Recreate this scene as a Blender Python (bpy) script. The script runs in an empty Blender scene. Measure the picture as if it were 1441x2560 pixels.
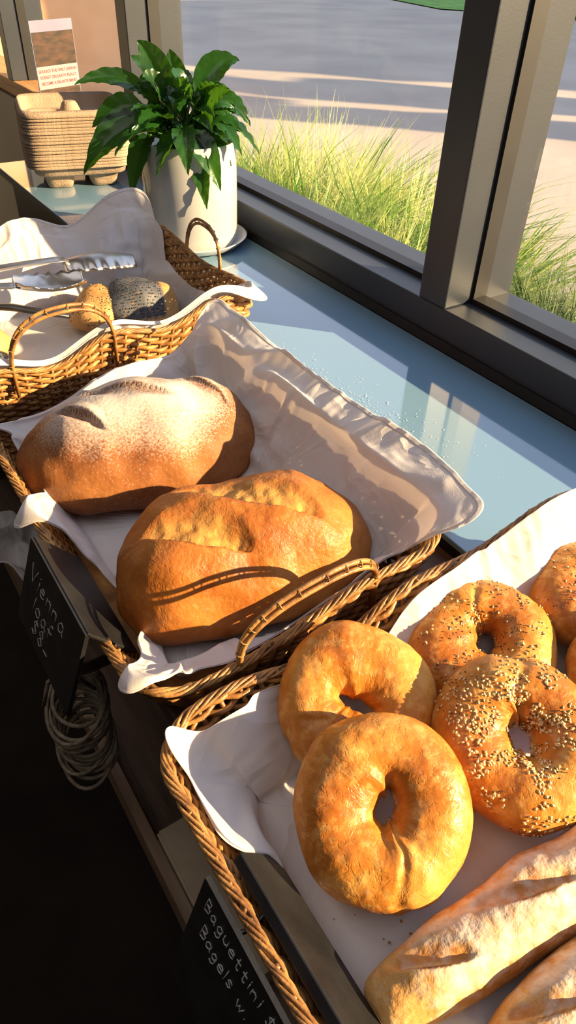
import bpy, bmesh, math, random
import numpy as np
from mathutils import Vector, Matrix, noise
random.seed(7)
C = bpy.context.scene.collection
PI = math.pi
V = Vector

# ------------------------------------------------------------------ helpers
def link(o, parent=None):
    C.objects.link(o)
    if parent is not None:
        o.parent = parent
    return o

def tag(o, label=None, cat=None, group=None, kind=None):
    if label: o['label'] = label
    if cat: o['category'] = cat
    if group: o['group'] = group
    if kind: o['kind'] = kind
    return o

def empty(name, loc=(0, 0, 0), rz=0):
    o = bpy.data.objects.new(name, None)
    o.empty_display_size = .02
    o.location = loc
    o.rotation_euler = (0, 0, rz)
    return link(o)

def ss(a, b, x):
    t = max(0., min(1., (x - a) / (b - a)))
    return t * t * (3 - 2 * t)

def lerp(a, b, t): return a + (b - a) * t
def sg(x): return 1 if x >= 0 else -1
def spow(x, p): return sg(x) * abs(x) ** p
def nz(x, y, z): return noise.noise(V((x, y, z)))
def ridge(x, y, z): return max(0, 1 - 3.2 * abs(nz(x, y, z))) ** 2
def crease(x, y, z): return max(0, 1 - 2.6 * abs(nz(x, y, z)))
def gs(x, s): return math.exp(-(x / s) ** 2)

class MB:
    def __init__(s):
        s.v = []; s.f = []
    def add(s, vs, fs):
        n = len(s.v)
        s.v += [tuple(p) for p in vs]
        s.f += [tuple(i + n for i in f) for f in fs]
    def box(s, x0, x1, y0, y1, z0, z1, bev=0):
        vs = [(x, y, z) for x in (x0, x1) for y in (y0, y1) for z in (z0, z1)]
        fs = [(0, 1, 3, 2), (4, 6, 7, 5), (0, 4, 5, 1), (2, 3, 7, 6), (0, 2, 6, 4), (1, 5, 7, 3)]
        s.add(vs, fs)
    def tube(s, pts, r, n=6, closed=False, flat=1.0):
        pts = [V(p) for p in pts]
        m = len(pts)
        R = r if isinstance(r, (list, tuple)) else [r] * m
        vs = []; fs = []
        prev = None
        for i in range(m):
            if closed: t = pts[(i + 1) % m] - pts[i - 1]
            else: t = pts[min(i + 1, m - 1)] - pts[max(i - 1, 0)]
            if t.length < 1e-9: t = V((0, 0, 1))
            t.normalize()
            if prev is None:
                ref = V((0, 0, 1)) if abs(t.z) < .9 else V((1, 0, 0))
                a = t.cross(ref).normalized()
            else:
                a = prev - t * prev.dot(t)
                a = a.normalized() if a.length > 1e-6 else t.orthogonal().normalized()
            prev = a
            b = t.cross(a)
            for k in range(n):
                q = 2 * PI * k / n
                vs.append(pts[i] + a * (R[i] * math.cos(q)) + b * (R[i] * flat * math.sin(q)))
        for i in range(m if closed else m - 1):
            j = (i + 1) % m
            for k in range(n):
                l = (k + 1) % n
                fs.append((i * n + k, i * n + l, j * n + l, j * n + k))
        if not closed:
            fs.append(tuple(range(n - 1, -1, -1)))
            fs.append(tuple((m - 1) * n + k for k in range(n)))
        s.add(vs, fs)
    def lathe(s, prof, n=48, c=(0, 0, 0)):
        vs = []; fs = []
        m = len(prof)
        for (r, z) in prof:
            for k in range(n):
                q = 2 * PI * k / n
                vs.append((c[0] + r * math.cos(q), c[1] + r * math.sin(q), c[2] + z))
        for i in range(m - 1):
            for k in range(n):
                l = (k + 1) % n
                fs.append((i * n + k, i * n + l, (i + 1) * n + l, (i + 1) * n + k))
        s.add(vs, fs)
    def grid(s, P, nu, nv, closeu=False):
        vs = [P(i, j) for i in range(nu) for j in range(nv)]
        fs = []
        for i in range(nu if closeu else nu - 1):
            a = (i + 1) % nu
            for j in range(nv - 1):
                fs.append((i * nv + j, a * nv + j, a * nv + j + 1, i * nv + j + 1))
        s.add(vs, fs)
    def build(s, name, mat, parent=None, smooth=True, loc=None, attrs=None):
        me = bpy.data.meshes.new(name)
        me.from_pydata(s.v, [], s.f)
        me.update()
        bm = bmesh.new(); bm.from_mesh(me)
        bmesh.ops.recalc_face_normals(bm, faces=bm.faces)
        bm.to_mesh(me); bm.free()
        if mat: me.materials.append(mat)
        if smooth:
            for p in me.polygons: p.use_smooth = True
        if attrs:
            for k, vals in attrs.items():
                a = me.attributes.new(k, 'FLOAT', 'POINT')
                a.data.foreach_set('value', vals)
        o = bpy.data.objects.new(name, me)
        if loc is not None: o.location = loc
        return link(o, parent)

def bevel(o, w=.003, seg=2):
    m = o.modifiers.new('bevel', 'BEVEL'); m.width = w; m.segments = seg
    m.limit_method = 'ANGLE'
    return o
def solid(o, t, off=0):
    m = o.modifiers.new('solid', 'SOLIDIFY'); m.thickness = t; m.offset = off
    return o

# ------------------------------------------------------------------ materials
def setin(b, name, val):
    if name in b.inputs: b.inputs[name].default_value = val
def rgba(c): return (c[0], c[1], c[2], 1)

def mat(name, c1, c2=None, scale=30, rough=.5, bump=0, bscale=None, metal=0, coat=0,
        trans=0, stretch=(1, 1, 1), spec=.5, lo=.35, hi=.65, transc=None, wrinkle=0):
    m = bpy.data.materials.new(name); m.use_nodes = True
    nt = m.node_tree; b = nt.nodes['Principled BSDF']; out = nt.nodes['Material Output']
    b.inputs['Roughness'].default_value = rough
    b.inputs['Metallic'].default_value = metal
    setin(b, 'Coat Weight', coat); setin(b, 'Coat Roughness', .06)
    setin(b, 'Specular IOR Level', spec)
    tc = nt.nodes.new('ShaderNodeTexCoord'); mp = nt.nodes.new('ShaderNodeMapping')
    mp.inputs['Scale'].default_value = stretch
    nt.links.new(tc.outputs['Object'], mp.inputs['Vector'])
    n = nt.nodes.new('ShaderNodeTexNoise'); n.inputs['Scale'].default_value = scale
    n.inputs['Detail'].default_value = 5
    nt.links.new(mp.outputs['Vector'], n.inputs['Vector'])
    r = nt.nodes.new('ShaderNodeValToRGB')
    r.color_ramp.elements[0].position = lo; r.color_ramp.elements[1].position = hi
    r.color_ramp.elements[0].color = rgba(c1); r.color_ramp.elements[1].color = rgba(c2 or c1)
    nt.links.new(n.outputs['Fac'], r.inputs['Fac'])
    nt.links.new(r.outputs['Color'], b.inputs['Base Color'])
    bp = None
    if bump:
        n2 = nt.nodes.new('ShaderNodeTexNoise'); n2.inputs['Scale'].default_value = bscale or scale * 4
        n2.inputs['Detail'].default_value = 4
        nt.links.new(mp.outputs['Vector'], n2.inputs['Vector'])
        bp = nt.nodes.new('ShaderNodeBump'); bp.inputs['Strength'].default_value = bump
        bp.inputs['Distance'].default_value = .003
        nt.links.new(n2.outputs['Fac'], bp.inputs['Height'])
        nt.links.new(bp.outputs['Normal'], b.inputs['Normal'])
    t = None
    if trans:
        t = nt.nodes.new('ShaderNodeBsdfTranslucent')
        if transc: t.inputs['Color'].default_value = rgba(transc)
        else: nt.links.new(r.outputs['Color'], t.inputs['Color'])
        mx = nt.nodes.new('ShaderNodeMixShader'); mx.inputs['Fac'].default_value = trans
        nt.links.new(b.outputs[0], mx.inputs[1]); nt.links.new(t.outputs[0], mx.inputs[2])
        nt.links.new(mx.outputs[0], out.inputs['Surface'])
    if wrinkle:
        n5 = nt.nodes.new('ShaderNodeTexNoise'); n5.inputs['Scale'].default_value = 14; n5.inputs['Detail'].default_value = 2
        n5.inputs['Distortion'].default_value = 1.2
        nt.links.new(mp.outputs['Vector'], n5.inputs['Vector'])
        sb = nt.nodes.new('ShaderNodeMath'); sb.operation = 'SUBTRACT'; sb.inputs[1].default_value = .5
        nt.links.new(n5.outputs['Fac'], sb.inputs[0])
        ab = nt.nodes.new('ShaderNodeMath'); ab.operation = 'ABSOLUTE'; nt.links.new(sb.outputs[0], ab.inputs[0])
        mr = nt.nodes.new('ShaderNodeMapRange'); mr.inputs['From Max'].default_value = .10
        mr.inputs['To Min'].default_value = 1; mr.inputs['To Max'].default_value = 0
        nt.links.new(ab.outputs[0], mr.inputs['Value'])
        bp2 = nt.nodes.new('ShaderNodeBump'); bp2.inputs['Strength'].default_value = wrinkle; bp2.inputs['Distance'].default_value = .004
        nt.links.new(mr.outputs['Result'], bp2.inputs['Height'])
        if bp: nt.links.new(bp.outputs['Normal'], bp2.inputs['Normal'])
        nt.links.new(bp2.outputs['Normal'], b.inputs['Normal'])
    return m

def bread_mat(name, dark, mid, light, crumb, flourc=(.72, .67, .60), scale=16, rough=.5, bump=.35, bscale=220, crackle=0, bd=.002, fmax=1.0, flo=.66, fhi=1.35, fleck=None, fleckmax=.5, dust=130):
    m = bpy.data.materials.new(name); m.use_nodes = True
    nt = m.node_tree; b = nt.nodes['Principled BSDF']
    L = nt.links
    b.inputs['Roughness'].default_value = rough
    setin(b, 'Specular IOR Level', .35)
    tc = nt.nodes.new('ShaderNodeTexCoord')
    n = nt.nodes.new('ShaderNodeTexNoise'); n.inputs['Scale'].default_value = scale; n.inputs['Detail'].default_value = 8
    n.inputs['Roughness'].default_value = .66
    L.new(tc.outputs['Object'], n.inputs['Vector'])
    r = nt.nodes.new('ShaderNodeValToRGB'); e = r.color_ramp.elements
    e[0].position = .32; e[0].color = rgba(dark); e[1].position = .68; e[1].color = rgba(light)
    x = e.new(.5); x.color = rgba(mid)
    L.new(n.outputs['Fac'], r.inputs['Fac'])
    n3 = nt.nodes.new('ShaderNodeTexNoise'); n3.inputs['Scale'].default_value = dust; n3.inputs['Detail'].default_value = 6
    L.new(tc.outputs['Object'], n3.inputs['Vector'])
    def mixc(prev, attr, col, lo, hi, mxv=1.0):
        a = nt.nodes.new('ShaderNodeAttribute'); a.attribute_name = attr
        ad = nt.nodes.new('ShaderNodeMath'); ad.operation = 'ADD'
        L.new(a.outputs['Fac'], ad.inputs[0]); L.new(n3.outputs['Fac'], ad.inputs[1])
        mr = nt.nodes.new('ShaderNodeMapRange'); mr.inputs['From Min'].default_value = lo; mr.inputs['From Max'].default_value = hi
        mr.inputs['To Max'].default_value = mxv
        L.new(ad.outputs[0], mr.inputs['Value'])
        mx = nt.nodes.new('ShaderNodeMix'); mx.data_type = 'RGBA'
        L.new(mr.outputs['Result'], mx.inputs['Factor'])
        L.new(prev, mx.inputs['A'])
        mx.inputs['B'].default_value = rgba(col)
        return mx.outputs['Result']
    c = r.outputs['Color']
    if fleck:
        n6 = nt.nodes.new('ShaderNodeTexNoise'); n6.inputs['Scale'].default_value = 95; n6.inputs['Detail'].default_value = 7
        n6.inputs['Roughness'].default_value = .7
        L.new(tc.outputs['Object'], n6.inputs['Vector'])
        mr = nt.nodes.new('ShaderNodeMapRange'); mr.inputs['From Min'].default_value = .5; mr.inputs['From Max'].default_value = .66
        mr.inputs['To Max'].default_value = fleckmax
        L.new(n6.outputs['Fac'], mr.inputs['Value'])
        mx = nt.nodes.new('ShaderNodeMix'); mx.data_type = 'RGBA'
        L.new(mr.outputs['Result'], mx.inputs['Factor']); L.new(c, mx.inputs['A']); mx.inputs['B'].default_value = rgba(fleck)
        c = mx.outputs['Result']
    c = mixc(c, 'edge', tuple(q * .45 for q in dark), .8, 1.4)
    c = mixc(c, 'crumb', crumb, .75, 1.25)
    c = mixc(c, 'flour', flourc, flo, fhi, fmax)
    L.new(c, b.inputs['Base Color'])
    n2 = nt.nodes.new('ShaderNodeTexNoise'); n2.inputs['Scale'].default_value = bscale; n2.inputs['Detail'].default_value = 5
    L.new(tc.outputs['Object'], n2.inputs['Vector'])
    bp = nt.nodes.new('ShaderNodeBump'); bp.inputs['Strength'].default_value = bump; bp.inputs['Distance'].default_value = bd
    L.new(n2.outputs['Fac'], bp.inputs['Height'])
    last = bp
    if crackle:
        n4 = nt.nodes.new('ShaderNodeTexNoise'); n4.inputs['Scale'].default_value = 75; n4.inputs['Detail'].default_value = 4
        n4.inputs['Distortion'].default_value = 1.0
        L.new(tc.outputs['Object'], n4.inputs['Vector'])
        sb = nt.nodes.new('ShaderNodeMath'); sb.operation = 'SUBTRACT'; sb.inputs[1].default_value = .5
        L.new(n4.outputs['Fac'], sb.inputs[0])
        ab = nt.nodes.new('ShaderNodeMath'); ab.operation = 'ABSOLUTE'; L.new(sb.outputs[0], ab.inputs[0])
        mr = nt.nodes.new('ShaderNodeMapRange'); mr.inputs['From Max'].default_value = .03
        L.new(ab.outputs[0], mr.inputs['Value'])
        bp2 = nt.nodes.new('ShaderNodeBump'); bp2.inputs['Strength'].default_value = crackle; bp2.inputs['Distance'].default_value = .001
        L.new(mr.outputs['Result'], bp2.inputs['Height']); L.new(bp.outputs['Normal'], bp2.inputs['Normal'])
        last = bp2
    L.new(last.outputs['Normal'], b.inputs['Normal'])
    return m

M = {}
M['frame'] = mat('charcoal_frame_paint', (.026, .033, .045), (.032, .040, .053), 8, .4, .04, 300, spec=.5)
M['gasket'] = mat('black_rubber', (.006, .006, .007), (.01, .01, .011), 20, .5)
M['sill_wood'] = mat('orange_timber', (.42, .2, .07), (.6, .33, .13), 6, .5, stretch=(12, 1, 12))
M['wall'] = mat('wall_paint', (.24, .23, .22), (.28, .27, .26), 3, .8, .1, 200)
M['outwall'] = mat('white_wall_paint', (.55, .53, .5), (.62, .6, .57), 3, .8, .1, 200)
M['darkwall'] = mat('dark_wall_paint', (.06, .055, .052), (.08, .075, .07), 3, .8)
M['floor'] = mat('dark_floor', (.012, .0095, .008), (.022, .017, .014), 5, .85, .1, 100, spec=.1)
M['timber'] = mat('dark_timber', (.055, .032, .02), (.125, .075, .048), 7, .5, .15, 60, stretch=(10, 1, 10), spec=.35)
M['pale_board'] = mat('pale_board', (.15, .095, .055), (.24, .16, .10), 6, .6, stretch=(10, 1, 10))
M['shelf'] = mat('blue_grey_coated_glass', (.17, .31, .45), (.185, .33, .475), 2, .07, coat=1.0)
M['black'] = mat('black_edge', (.006, .006, .007), (.01, .01, .01), 20, .35)
M['board'] = mat('blackboard', (.009, .009, .010), (.016, .016, .017), 40, .42, .08, 300, spec=.35)
M['chalk'] = mat('chalk', (.36, .355, .34), (.52, .51, .49), 300, .9)
M['wicker'] = mat('brown_wicker', (.19, .08, .02), (.52, .265, .08), 45, .4, .25, 300)
M['wicker2'] = mat('brown_wicker_rim', (.17, .075, .022), (.46, .24, .075), 60, .38, .25, 300)
M['cloth'] = mat('white_cotton', (.79, .78, .80), (.83, .82, .84), 10, .9, .10, 700, trans=.38, transc=(.92, .84, .78), wrinkle=.32)
M['glaze'] = mat('pale_grey_glaze', (.48, .485, .49), None, 5, .2, coat=.5)
M['white_china'] = mat('white_china', (.75, .74, .71), (.8, .79, .77), 10, .25, coat=.3)
M['soil'] = mat('potting_soil', (.02, .012, .008), (.06, .04, .025), 80, .95, .8, 150)
M['leaf'] = mat('glossy_leaf', (.006, .030, .007), (.019, .080, .013), 14, .24, .15, 90, trans=.18, transc=(.20, .55, .03))
M['stem'] = mat('leaf_stalk', (.05, .16, .03), (.1, .25, .05), 20, .4)
M['pulp'] = mat('moulded_pulp', (.31, .225, .155), (.40, .30, .215), 25, .9, .5, 260)
M['steel'] = mat('stainless_steel', (.5, .495, .48), (.57, .56, .55), 30, .3, metal=1)
M['dark_steel'] = mat('dark_metal', (.05, .05, .055), (.08, .08, .085), 30, .3, metal=.8)
M['rope'] = mat('pale_twine', (.17, .135, .095), (.30, .245, .175), 90, .9, .6, 400, spec=.1)
M['paper'] = mat('brown_paper', (.34, .26, .17), (.42, .33, .22), 20, .8)
M['card'] = mat('pale_card', (.15, .155, .26), (.18, .185, .29), 10, .6)
M['cardwhite'] = mat('white_card_panel', (.24, .23, .26), (.28, .27, .29), 10, .6)
M['photo'] = mat('printed_brown_landscape', (.012, .006, .004), (.065, .026, .012), 40, .5, stretch=(.6, .6, 2))
M['red'] = mat('red_print', (.36, .02, .035), None, 10, .6)
M['sesame'] = mat('sesame_seed', (.66, .45, .19), (.84, .64, .36), 200, .45)
M['poppy'] = mat('poppy_seed', (.012, .013, .018), (.05, .052, .065), 300, .6)
M['flour'] = mat('flour_specks', (.85, .85, .83), None, 10, .9)
M['crumbm'] = mat('crumb_brown', (.4, .2, .07), None, 10, .9)
M['pave'] = mat('exposed_concrete', (.36, .32, .28), (.44, .39, .335), .9, .95, spec=.05)
M['bed'] = mat('garden_bed', (.05, .07, .016), (.13, .14, .04), 6, .95, .5, 40)
M['lawn'] = mat('lawn_green', (.07, .2, .02), (.14, .32, .04), 3, .95, .5, 60)
M['grass'] = mat('dry_green_grass', (.09, .27, .03), (.66, .68, .26), 4, .5, trans=.5, lo=.41, hi=.61)
M['grass2'] = mat('deep_green_grass', (.025, .075, .016), (.19, .26, .07), 5, .55, trans=.3)
M['foliage'] = mat('tree_green', (.02, .05, .01), (.05, .1, .02), 3, .9, .5, 20)
M['bark'] = mat('bark', (.06, .04, .03), (.12, .09, .07), 10, .9, .5)
M['render'] = mat('sandstone_render', (.70, .40, .2), (.84, .52, .29), 2, .9, .2, 30)

def glass_mat():
    m = bpy.data.materials.new('window_glass'); m.use_nodes = True
    nt = m.node_tree; out = nt.nodes['Material Output']
    for n in list(nt.nodes):
        if n != out: nt.nodes.remove(n)
    t = nt.nodes.new('ShaderNodeBsdfTransparent'); t.inputs['Color'].default_value = (.96, .975, .975, 1)
    g = nt.nodes.new('ShaderNodeBsdfGlossy'); g.inputs['Roughness'].default_value = .02
    mx = nt.nodes.new('ShaderNodeMixShader'); mx.inputs['Fac'].default_value = .03
    nt.links.new(t.outputs[0], mx.inputs[1])
    nt.links.new(g.outputs[0], mx.inputs[2]); nt.links.new(mx.outputs[0], out.inputs['Surface'])
    return m
M['glass'] = glass_mat()
M['crust_plain'] = bread_mat('golden_crust', (.22, .055, .008), (.40, .13, .021), (.53, .225, .048), (.58, .29, .07), scale=10, bump=.55, bscale=150, bd=.0024, crackle=.22, fleck=(.60, .30, .08), fleckmax=.22, rough=.45)
M['crust_flour'] = bread_mat('floured_crust', (.15, .042, .011), (.26, .09, .022), (.35, .14, .037), (.20, .07, .022), rough=.6, fmax=.84, flo=.58, fhi=1.2, dust=480)
M['crust_bagel'] = bread_mat('blistered_bagel_crust', (.28, .070, .008), (.52, .19, .026), (.74, .40, .095), (.8, .5, .2), scale=11, rough=.38, bump=.5, bscale=140, crackle=.25, bd=.0018, fleck=(.84, .53, .18), fleckmax=.42)
M['crust_baguette'] = bread_mat('pale_baguette_crust', (.40, .15, .03), (.55, .27, .07), (.66, .39, .14), (.48, .20, .05), scale=16, rough=.65, bump=.8, bscale=120, bd=.003, fleck=(.74, .53, .27), fleckmax=.5, flo=.62, fhi=1.25)
M['crust_roll'] = bread_mat('pale_roll_crust', (.40, .19, .06), (.52, .30, .11), (.6, .4, .17), (.085, .09, .105), scale=25)

# ------------------------------------------------------------------ camera
F_PX = 1740.
TH, AZ, RO = math.radians(39.9), math.radians(34.7), math.radians(2.2)
Fv = V((math.cos(TH) * math.sin(AZ), math.cos(TH) * math.cos(AZ), -math.sin(TH)))
R0 = V((math.cos(AZ), -math.sin(AZ), 0)); U0 = R0.cross(Fv)
Rv = R0 * math.cos(RO) + U0 * math.sin(RO)
Uv = -R0 * math.sin(RO) + U0 * math.cos(RO)
cam = bpy.data.cameras.new('camera'); co = bpy.data.objects.new('camera', cam)
C.objects.link(co)
cam.sensor_fit = 'AUTO'; cam.sensor_width = 36; cam.lens = F_PX / 2560 * 36
cam.clip_start = .02; cam.clip_end = 300
co.matrix_world = Matrix(((Rv.x, Uv.x, -Fv.x, 0), (Rv.y, Uv.y, -Fv.y, 0), (Rv.z, Uv.z, -Fv.z, .5), (0, 0, 0, 1)))
bpy.context.scene.camera = co

# ------------------------------------------------------------------ light
w = bpy.data.worlds.new('world'); bpy.context.scene.world = w; w.use_nodes = True
nt = w.node_tree; bg = nt.nodes['Background']
tc = nt.nodes.new('ShaderNodeTexCoord'); sp = nt.nodes.new('ShaderNodeSeparateXYZ')
nt.links.new(tc.outputs['Generated'], sp.inputs[0])
rp = nt.nodes.new('ShaderNodeValToRGB')
rp.color_ramp.elements[0].position = 0.0; rp.color_ramp.elements[0].color = (.66, .63, .64, 1)
rp.color_ramp.elements[1].position = .6; rp.color_ramp.elements[1].color = (.42, .49, .66, 1)
nt.links.new(sp.outputs['Z'], rp.inputs['Fac']); nt.links.new(rp.outputs['Color'], bg.inputs['Color'])
bg.inputs['Strength'].default_value = 1.95
sun = bpy.data.lights.new('sun', 'SUN'); so = bpy.data.objects.new('sun', sun); C.objects.link(so)
sun.energy = 17; sun.color = (1, .70, .36); sun.angle = math.radians(.6)
SD = V((-.64, .70, -.35)).normalized()
so.rotation_euler = SD.to_track_quat('-Z', 'Y').to_euler()
so.location = (6, -6, 4)
al = bpy.data.lights.new('fill_light', 'AREA'); ao = bpy.data.objects.new('fill_light', al); C.objects.link(ao)  # soft fill added overhead to lift the interior shadows, no actual fitting
al.shape = 'RECTANGLE'; al.size = 1.2; al.size_y = 2.2; al.energy = 9; al.color = (1, .94, .95)
ao.location = (-.5, .5, 1.62)
vs = bpy.context.scene.view_settings
vs.view_transform = 'Standard'; vs.look = 'None'; vs.exposure = 0

# ------------------------------------------------------------------ setting
def struct(name, mb, m, smooth=False, parent=None):
    o = mb.build(name, m, parent, smooth)
    if parent is None: o['kind'] = 'structure'
    return o
b = MB(); b.box(-2.6, .74, -2.6, 4.6, -.95, -.9); struct('floor', b, M['floor'])
b = MB(); b.box(-2.6, .9, -2.6, 4.6, 1.7, 1.75); struct('ceiling', b, M['wall'])
b = MB(); b.box(-2.65, -2.6, -2.6, 4.6, -.95, 1.75); struct('wall_left', b, M['darkwall'])
b = MB(); b.box(-2.65, .9, 4.6, 4.65, -.95, 1.75); struct('wall_far', b, M['wall'])
b = MB(); b.box(-2.65, .9, -2.65, -2.6, -.95, 1.75); struct('wall_near', b, M['wall'])
b = MB(); b.box(.742, .86, -2.6, 4.6, -.95, .02); b.box(.742, .86, -2.6, 4.6, 1.55, 1.75)
struct('wall_right', b, M['outwall'])
# window rail and mullions
b = MB(); b.box(.735, .87, -2.6, 1.84, .034, .08)
rail = struct('trim_1', b, M['frame']); bevel(rail, .002)
b = MB(); b.box(.731, .742, -2.6, 1.84, .0205, .036); struct('lower_seal', b, M['gasket'], parent=rail)
b = MB(); b.box(.786, .812, -2.6, 1.84, .08, .088); struct('glazing_bead', b, M['gasket'], parent=rail)
b = MB(); b.box(.735, .87, 1.84, 4.6, .034, .08); o = struct('trim_2', b, M['sill_wood']); bevel(o, .003)
k = 3
for y in (.68, 1.765, 2.79):
    b = MB(); b.box(.735, .79, y, y + .056, .08, 1.55); o = struct('trim_%d' % k, b, M['frame']); bevel(o, .002)
    b = MB(); b.box(.788, .815, y - .005, y + .061, .08, 1.55); struct('glazing_bead', b, M['gasket'], parent=o)
    b = MB(); b.box(.813, .87, y - .002, y + .058, .08, 1.55); struct('outer_cover', b, M['frame'], parent=o)
    k += 1
ys = [(-2.6, .675), (.741, 1.76), (1.826, 2.785), (2.85, 4.6)]
for i, (a, c) in enumerate(ys):
    b = MB(); b.add([(.80, a, .08), (.80, c, .08), (.80, c, 1.55), (.80, a, 1.55)], [(0, 1, 2, 3)])
    struct('window_%d' % (i + 1), b, M['glass'])
# outside
GZ = -.7
b = MB(); b.add([(.87, -40, GZ), (90, -40, GZ), (90, 90, GZ), (.87, 90, GZ)], [(0, 1, 2, 3)])
struct('pavement', b, M['pave'])
b = MB()
b.add([(14.2, 10.9, GZ + .02), (12.6, 13.3, GZ + .02), (13.2, 15.6, GZ + .02), (22, 34, GZ + .02), (70, 40, GZ + .02), (60, 4, GZ + .02), (17, 7.6, GZ + .02)], [tuple(range(7))])
struct('lawn', b, M['lawn'])
b = MB(); b.box(.88, 2.0, .4, 3.0, GZ - .05, GZ + .03); struct('garden_bed', b, M['bed'])
b = MB(); b.box(.9, 3.3, 7, 7.3, GZ, 2.6); struct('wall_outside', b, M['render'])

def blades(n, clumps, hmin, hmax, seed, sp_):
    rnd = random.Random(seed); mb = MB()
    for _ in range(n):
        c = clumps[rnd.randrange(len(clumps))]
        ox, oy = rnd.gauss(0, sp_), rnd.gauss(0, sp_)
        x = max(c[0] + ox, .95); y = c[1] + oy
        h = rnd.uniform(hmin, hmax) * c[2]
        a = math.atan2(oy, ox) + rnd.gauss(0, .7)
        lean = rnd.uniform(.2, 1.0) * h
        dx, dy = math.cos(a) * lean, math.sin(a) * lean
        if x + dx < .93: dx = abs(dx) * .5
        wv = rnd.uniform(.0025, .0065); px, py = -math.sin(a + 1) * wv, math.cos(a + 1) * wv
        vs = []
        for s in range(7):
            t = s / 6
            q = V((x + dx * t ** 1.6, y + dy * t ** 1.6, GZ + h * (t - .42 * (lean / h) * t ** 3)))
            ww = 1 - t ** 2 * .95
            vs += [q + V((px, py, 0)) * ww, q - V((px, py, 0)) * ww]
        mb.add(vs, [(2 * s, 2 * s + 1, 2 * s + 3, 2 * s + 2) for s in range(6)])
    return mb
cl = [(1.22, 1.45, .95), (1.5, 1.62, 1), (1.25, 1.78, 1.05), (1.7, 1.85, 1.12), (1.35, 2.05, 1.08), (1.6, 2.2, 1.18), (1.2, 2.32, .98), (1.45, 2.5, 1.1), (1.75, 2.45, .92), (1.85, 1.6, .85), (1.2, 2.65, .9)]
o = blades(10500, cl, .36, .74, 3, .058).build('ornamental_grass', M['grass'])
tag(o, 'sunlit yellow green tussock grass growing outside the wide left pane', 'grass', kind='stuff')
o = blades(4800, [(1.5, 1.05, 1), (1.75, 1.1, 1), (1.6, .85, .9), (1.3, 1.15, .9), (1.9, .95, .8)], .36, .64, 5, .065).build('ornamental_grass', M['grass2'])
tag(o, 'darker green grass tuft outside the right pane beside the big mullion', 'grass', kind='stuff')

def blob(mb, c, rx, ry, rz, seed, amp=.25, n=24):
    vs = []; fs = []
    for i in range(n + 1):
        th = PI * i / n
        for j in range(n * 2):
            ph = PI * j / n
            d = V((math.sin(th) * math.cos(ph), math.sin(th) * math.sin(ph), math.cos(th)))
            f = 1 + amp * noise.noise(d * 3 + V((seed, 0, 0))) + amp * .6 * noise.noise(d * 9 + V((seed, 3, 0)))
            vs.append((c[0] + d.x * rx * f, c[1] + d.y * ry * f, c[2] + d.z * rz * f))
    m = n * 2
    for i in range(n):
        for j in range(m):
            fs.append((i * m + j, i * m + (j + 1) % m, (i + 1) * m + (j + 1) % m, (i + 1) * m + j))
    mb.add(vs, fs)
b = MB(); blob(b, (14.3, 11.6, GZ + .25), .9, .9, .5, 4)
tag(b.build('shrub', M['foliage']), 'low dark shrub at the lawn edge beyond the right pane', 'shrub')
rt = random.Random(21)
for i, (c0, c1, nb) in enumerate(((6.1, 6.75, 100), (7.05, 7.9, 140), (8.45, 11.0, 380))):
    cc = (c0 + c1) / 2; r = (c1 - c0) / 2 / .948
    y = -1.5 - i * .6; x = (cc - .64 * y) / .7
    t = empty('street_tree', (x, y, GZ))
    b = MB()
    for q in range(nb):
        hz = rt.uniform(.3, 9.8); f = math.sin(PI * min(.97, max(.08, hz / 10))) ** .4
        a = rt.uniform(0, 2 * PI); ra = r * f * math.sqrt(rt.random())
        br = rt.uniform(.16, .32) * (1 + .6 * (i == 2))
        blob(b, (ra * math.cos(a), ra * math.sin(a), hz), br, br, br * 1.6, q, .5, 5)
    b.build('crown', M['foliage'], t)
    b = MB(); b.tube([(0, 0, 0), (0, 0, 2), (0, 0, 8.5)], [.14, .11, .04], 10); b.build('trunk', M['bark'], t)
    tag(t, ['slender columnar tree across the forecourt', 'medium columnar tree across the forecourt', 'broad dense tree across the forecourt'][i], 'tree')
b = MB(); b.box(21, 35, -9, -3, GZ, 9); struct('building_outside', b, M['render'])

# ------------------------------------------------------------------ shelf and table
t = empty('window_shelf', (.4465, .31, 0))
b = MB(); b.box(0, .284, 0, 1.71, .013, .02); o = b.build('glass_top', M['shelf'], t, False); bevel(o, .0012)
b = MB(); b.box(.001, .283, .001, 1.709, .0, .0128); b.build('edge_band', M['black'], t, False)
tag(t, 'blue grey glossy glass shelf running along the window sill', 'shelf')
b = MB(); b.box(.475, .735, 1.3, 2.0, -.9, -.001); o = b.build('counter_cabinet', M['black'], None, False)
tag(o, 'black counter cabinet under the far end of the window shelf', 'cabinet')
t = empty('display_table', (.115, -.45, 0))
b = MB(); b.box(0, .615, 0, 1.7, -.028, -.0005); o = b.build('tabletop', M['timber'], t, False); bevel(o, .003)
b = MB(); b.box(.02, .04, .02, 1.68, -.10, -.0285); b.build('apron', M['timber'], t, False)
for y in (.03, 1.6):
    for x in (.015, .54):
        b = MB(); b.box(x, x + .06, y, y + .06, -.9, -.0285); b.build('leg', M['timber'], t, False)
b = MB()
for i in range(6):
    b.box(-.02 + i * .1, .07 + i * .1, .0, 1.7, -.33, -.305)
o = b.build('lower_shelf', M['timber'], t, False); bevel(o, .003)
b = MB(); b.box(-.032, -.02, 0, 1.7, -.335, -.28); b.build('shelf_lip', M['pale_board'], t, False)
b = MB(); b.tube([(.02, .9, -.055), (-.03, .9, -.055), (-.066, .9, -.045)], .006, 8); b.build('peg', M['timber'], t)
tag(t, 'dark timber display table under the bread baskets', 'table')

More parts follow.
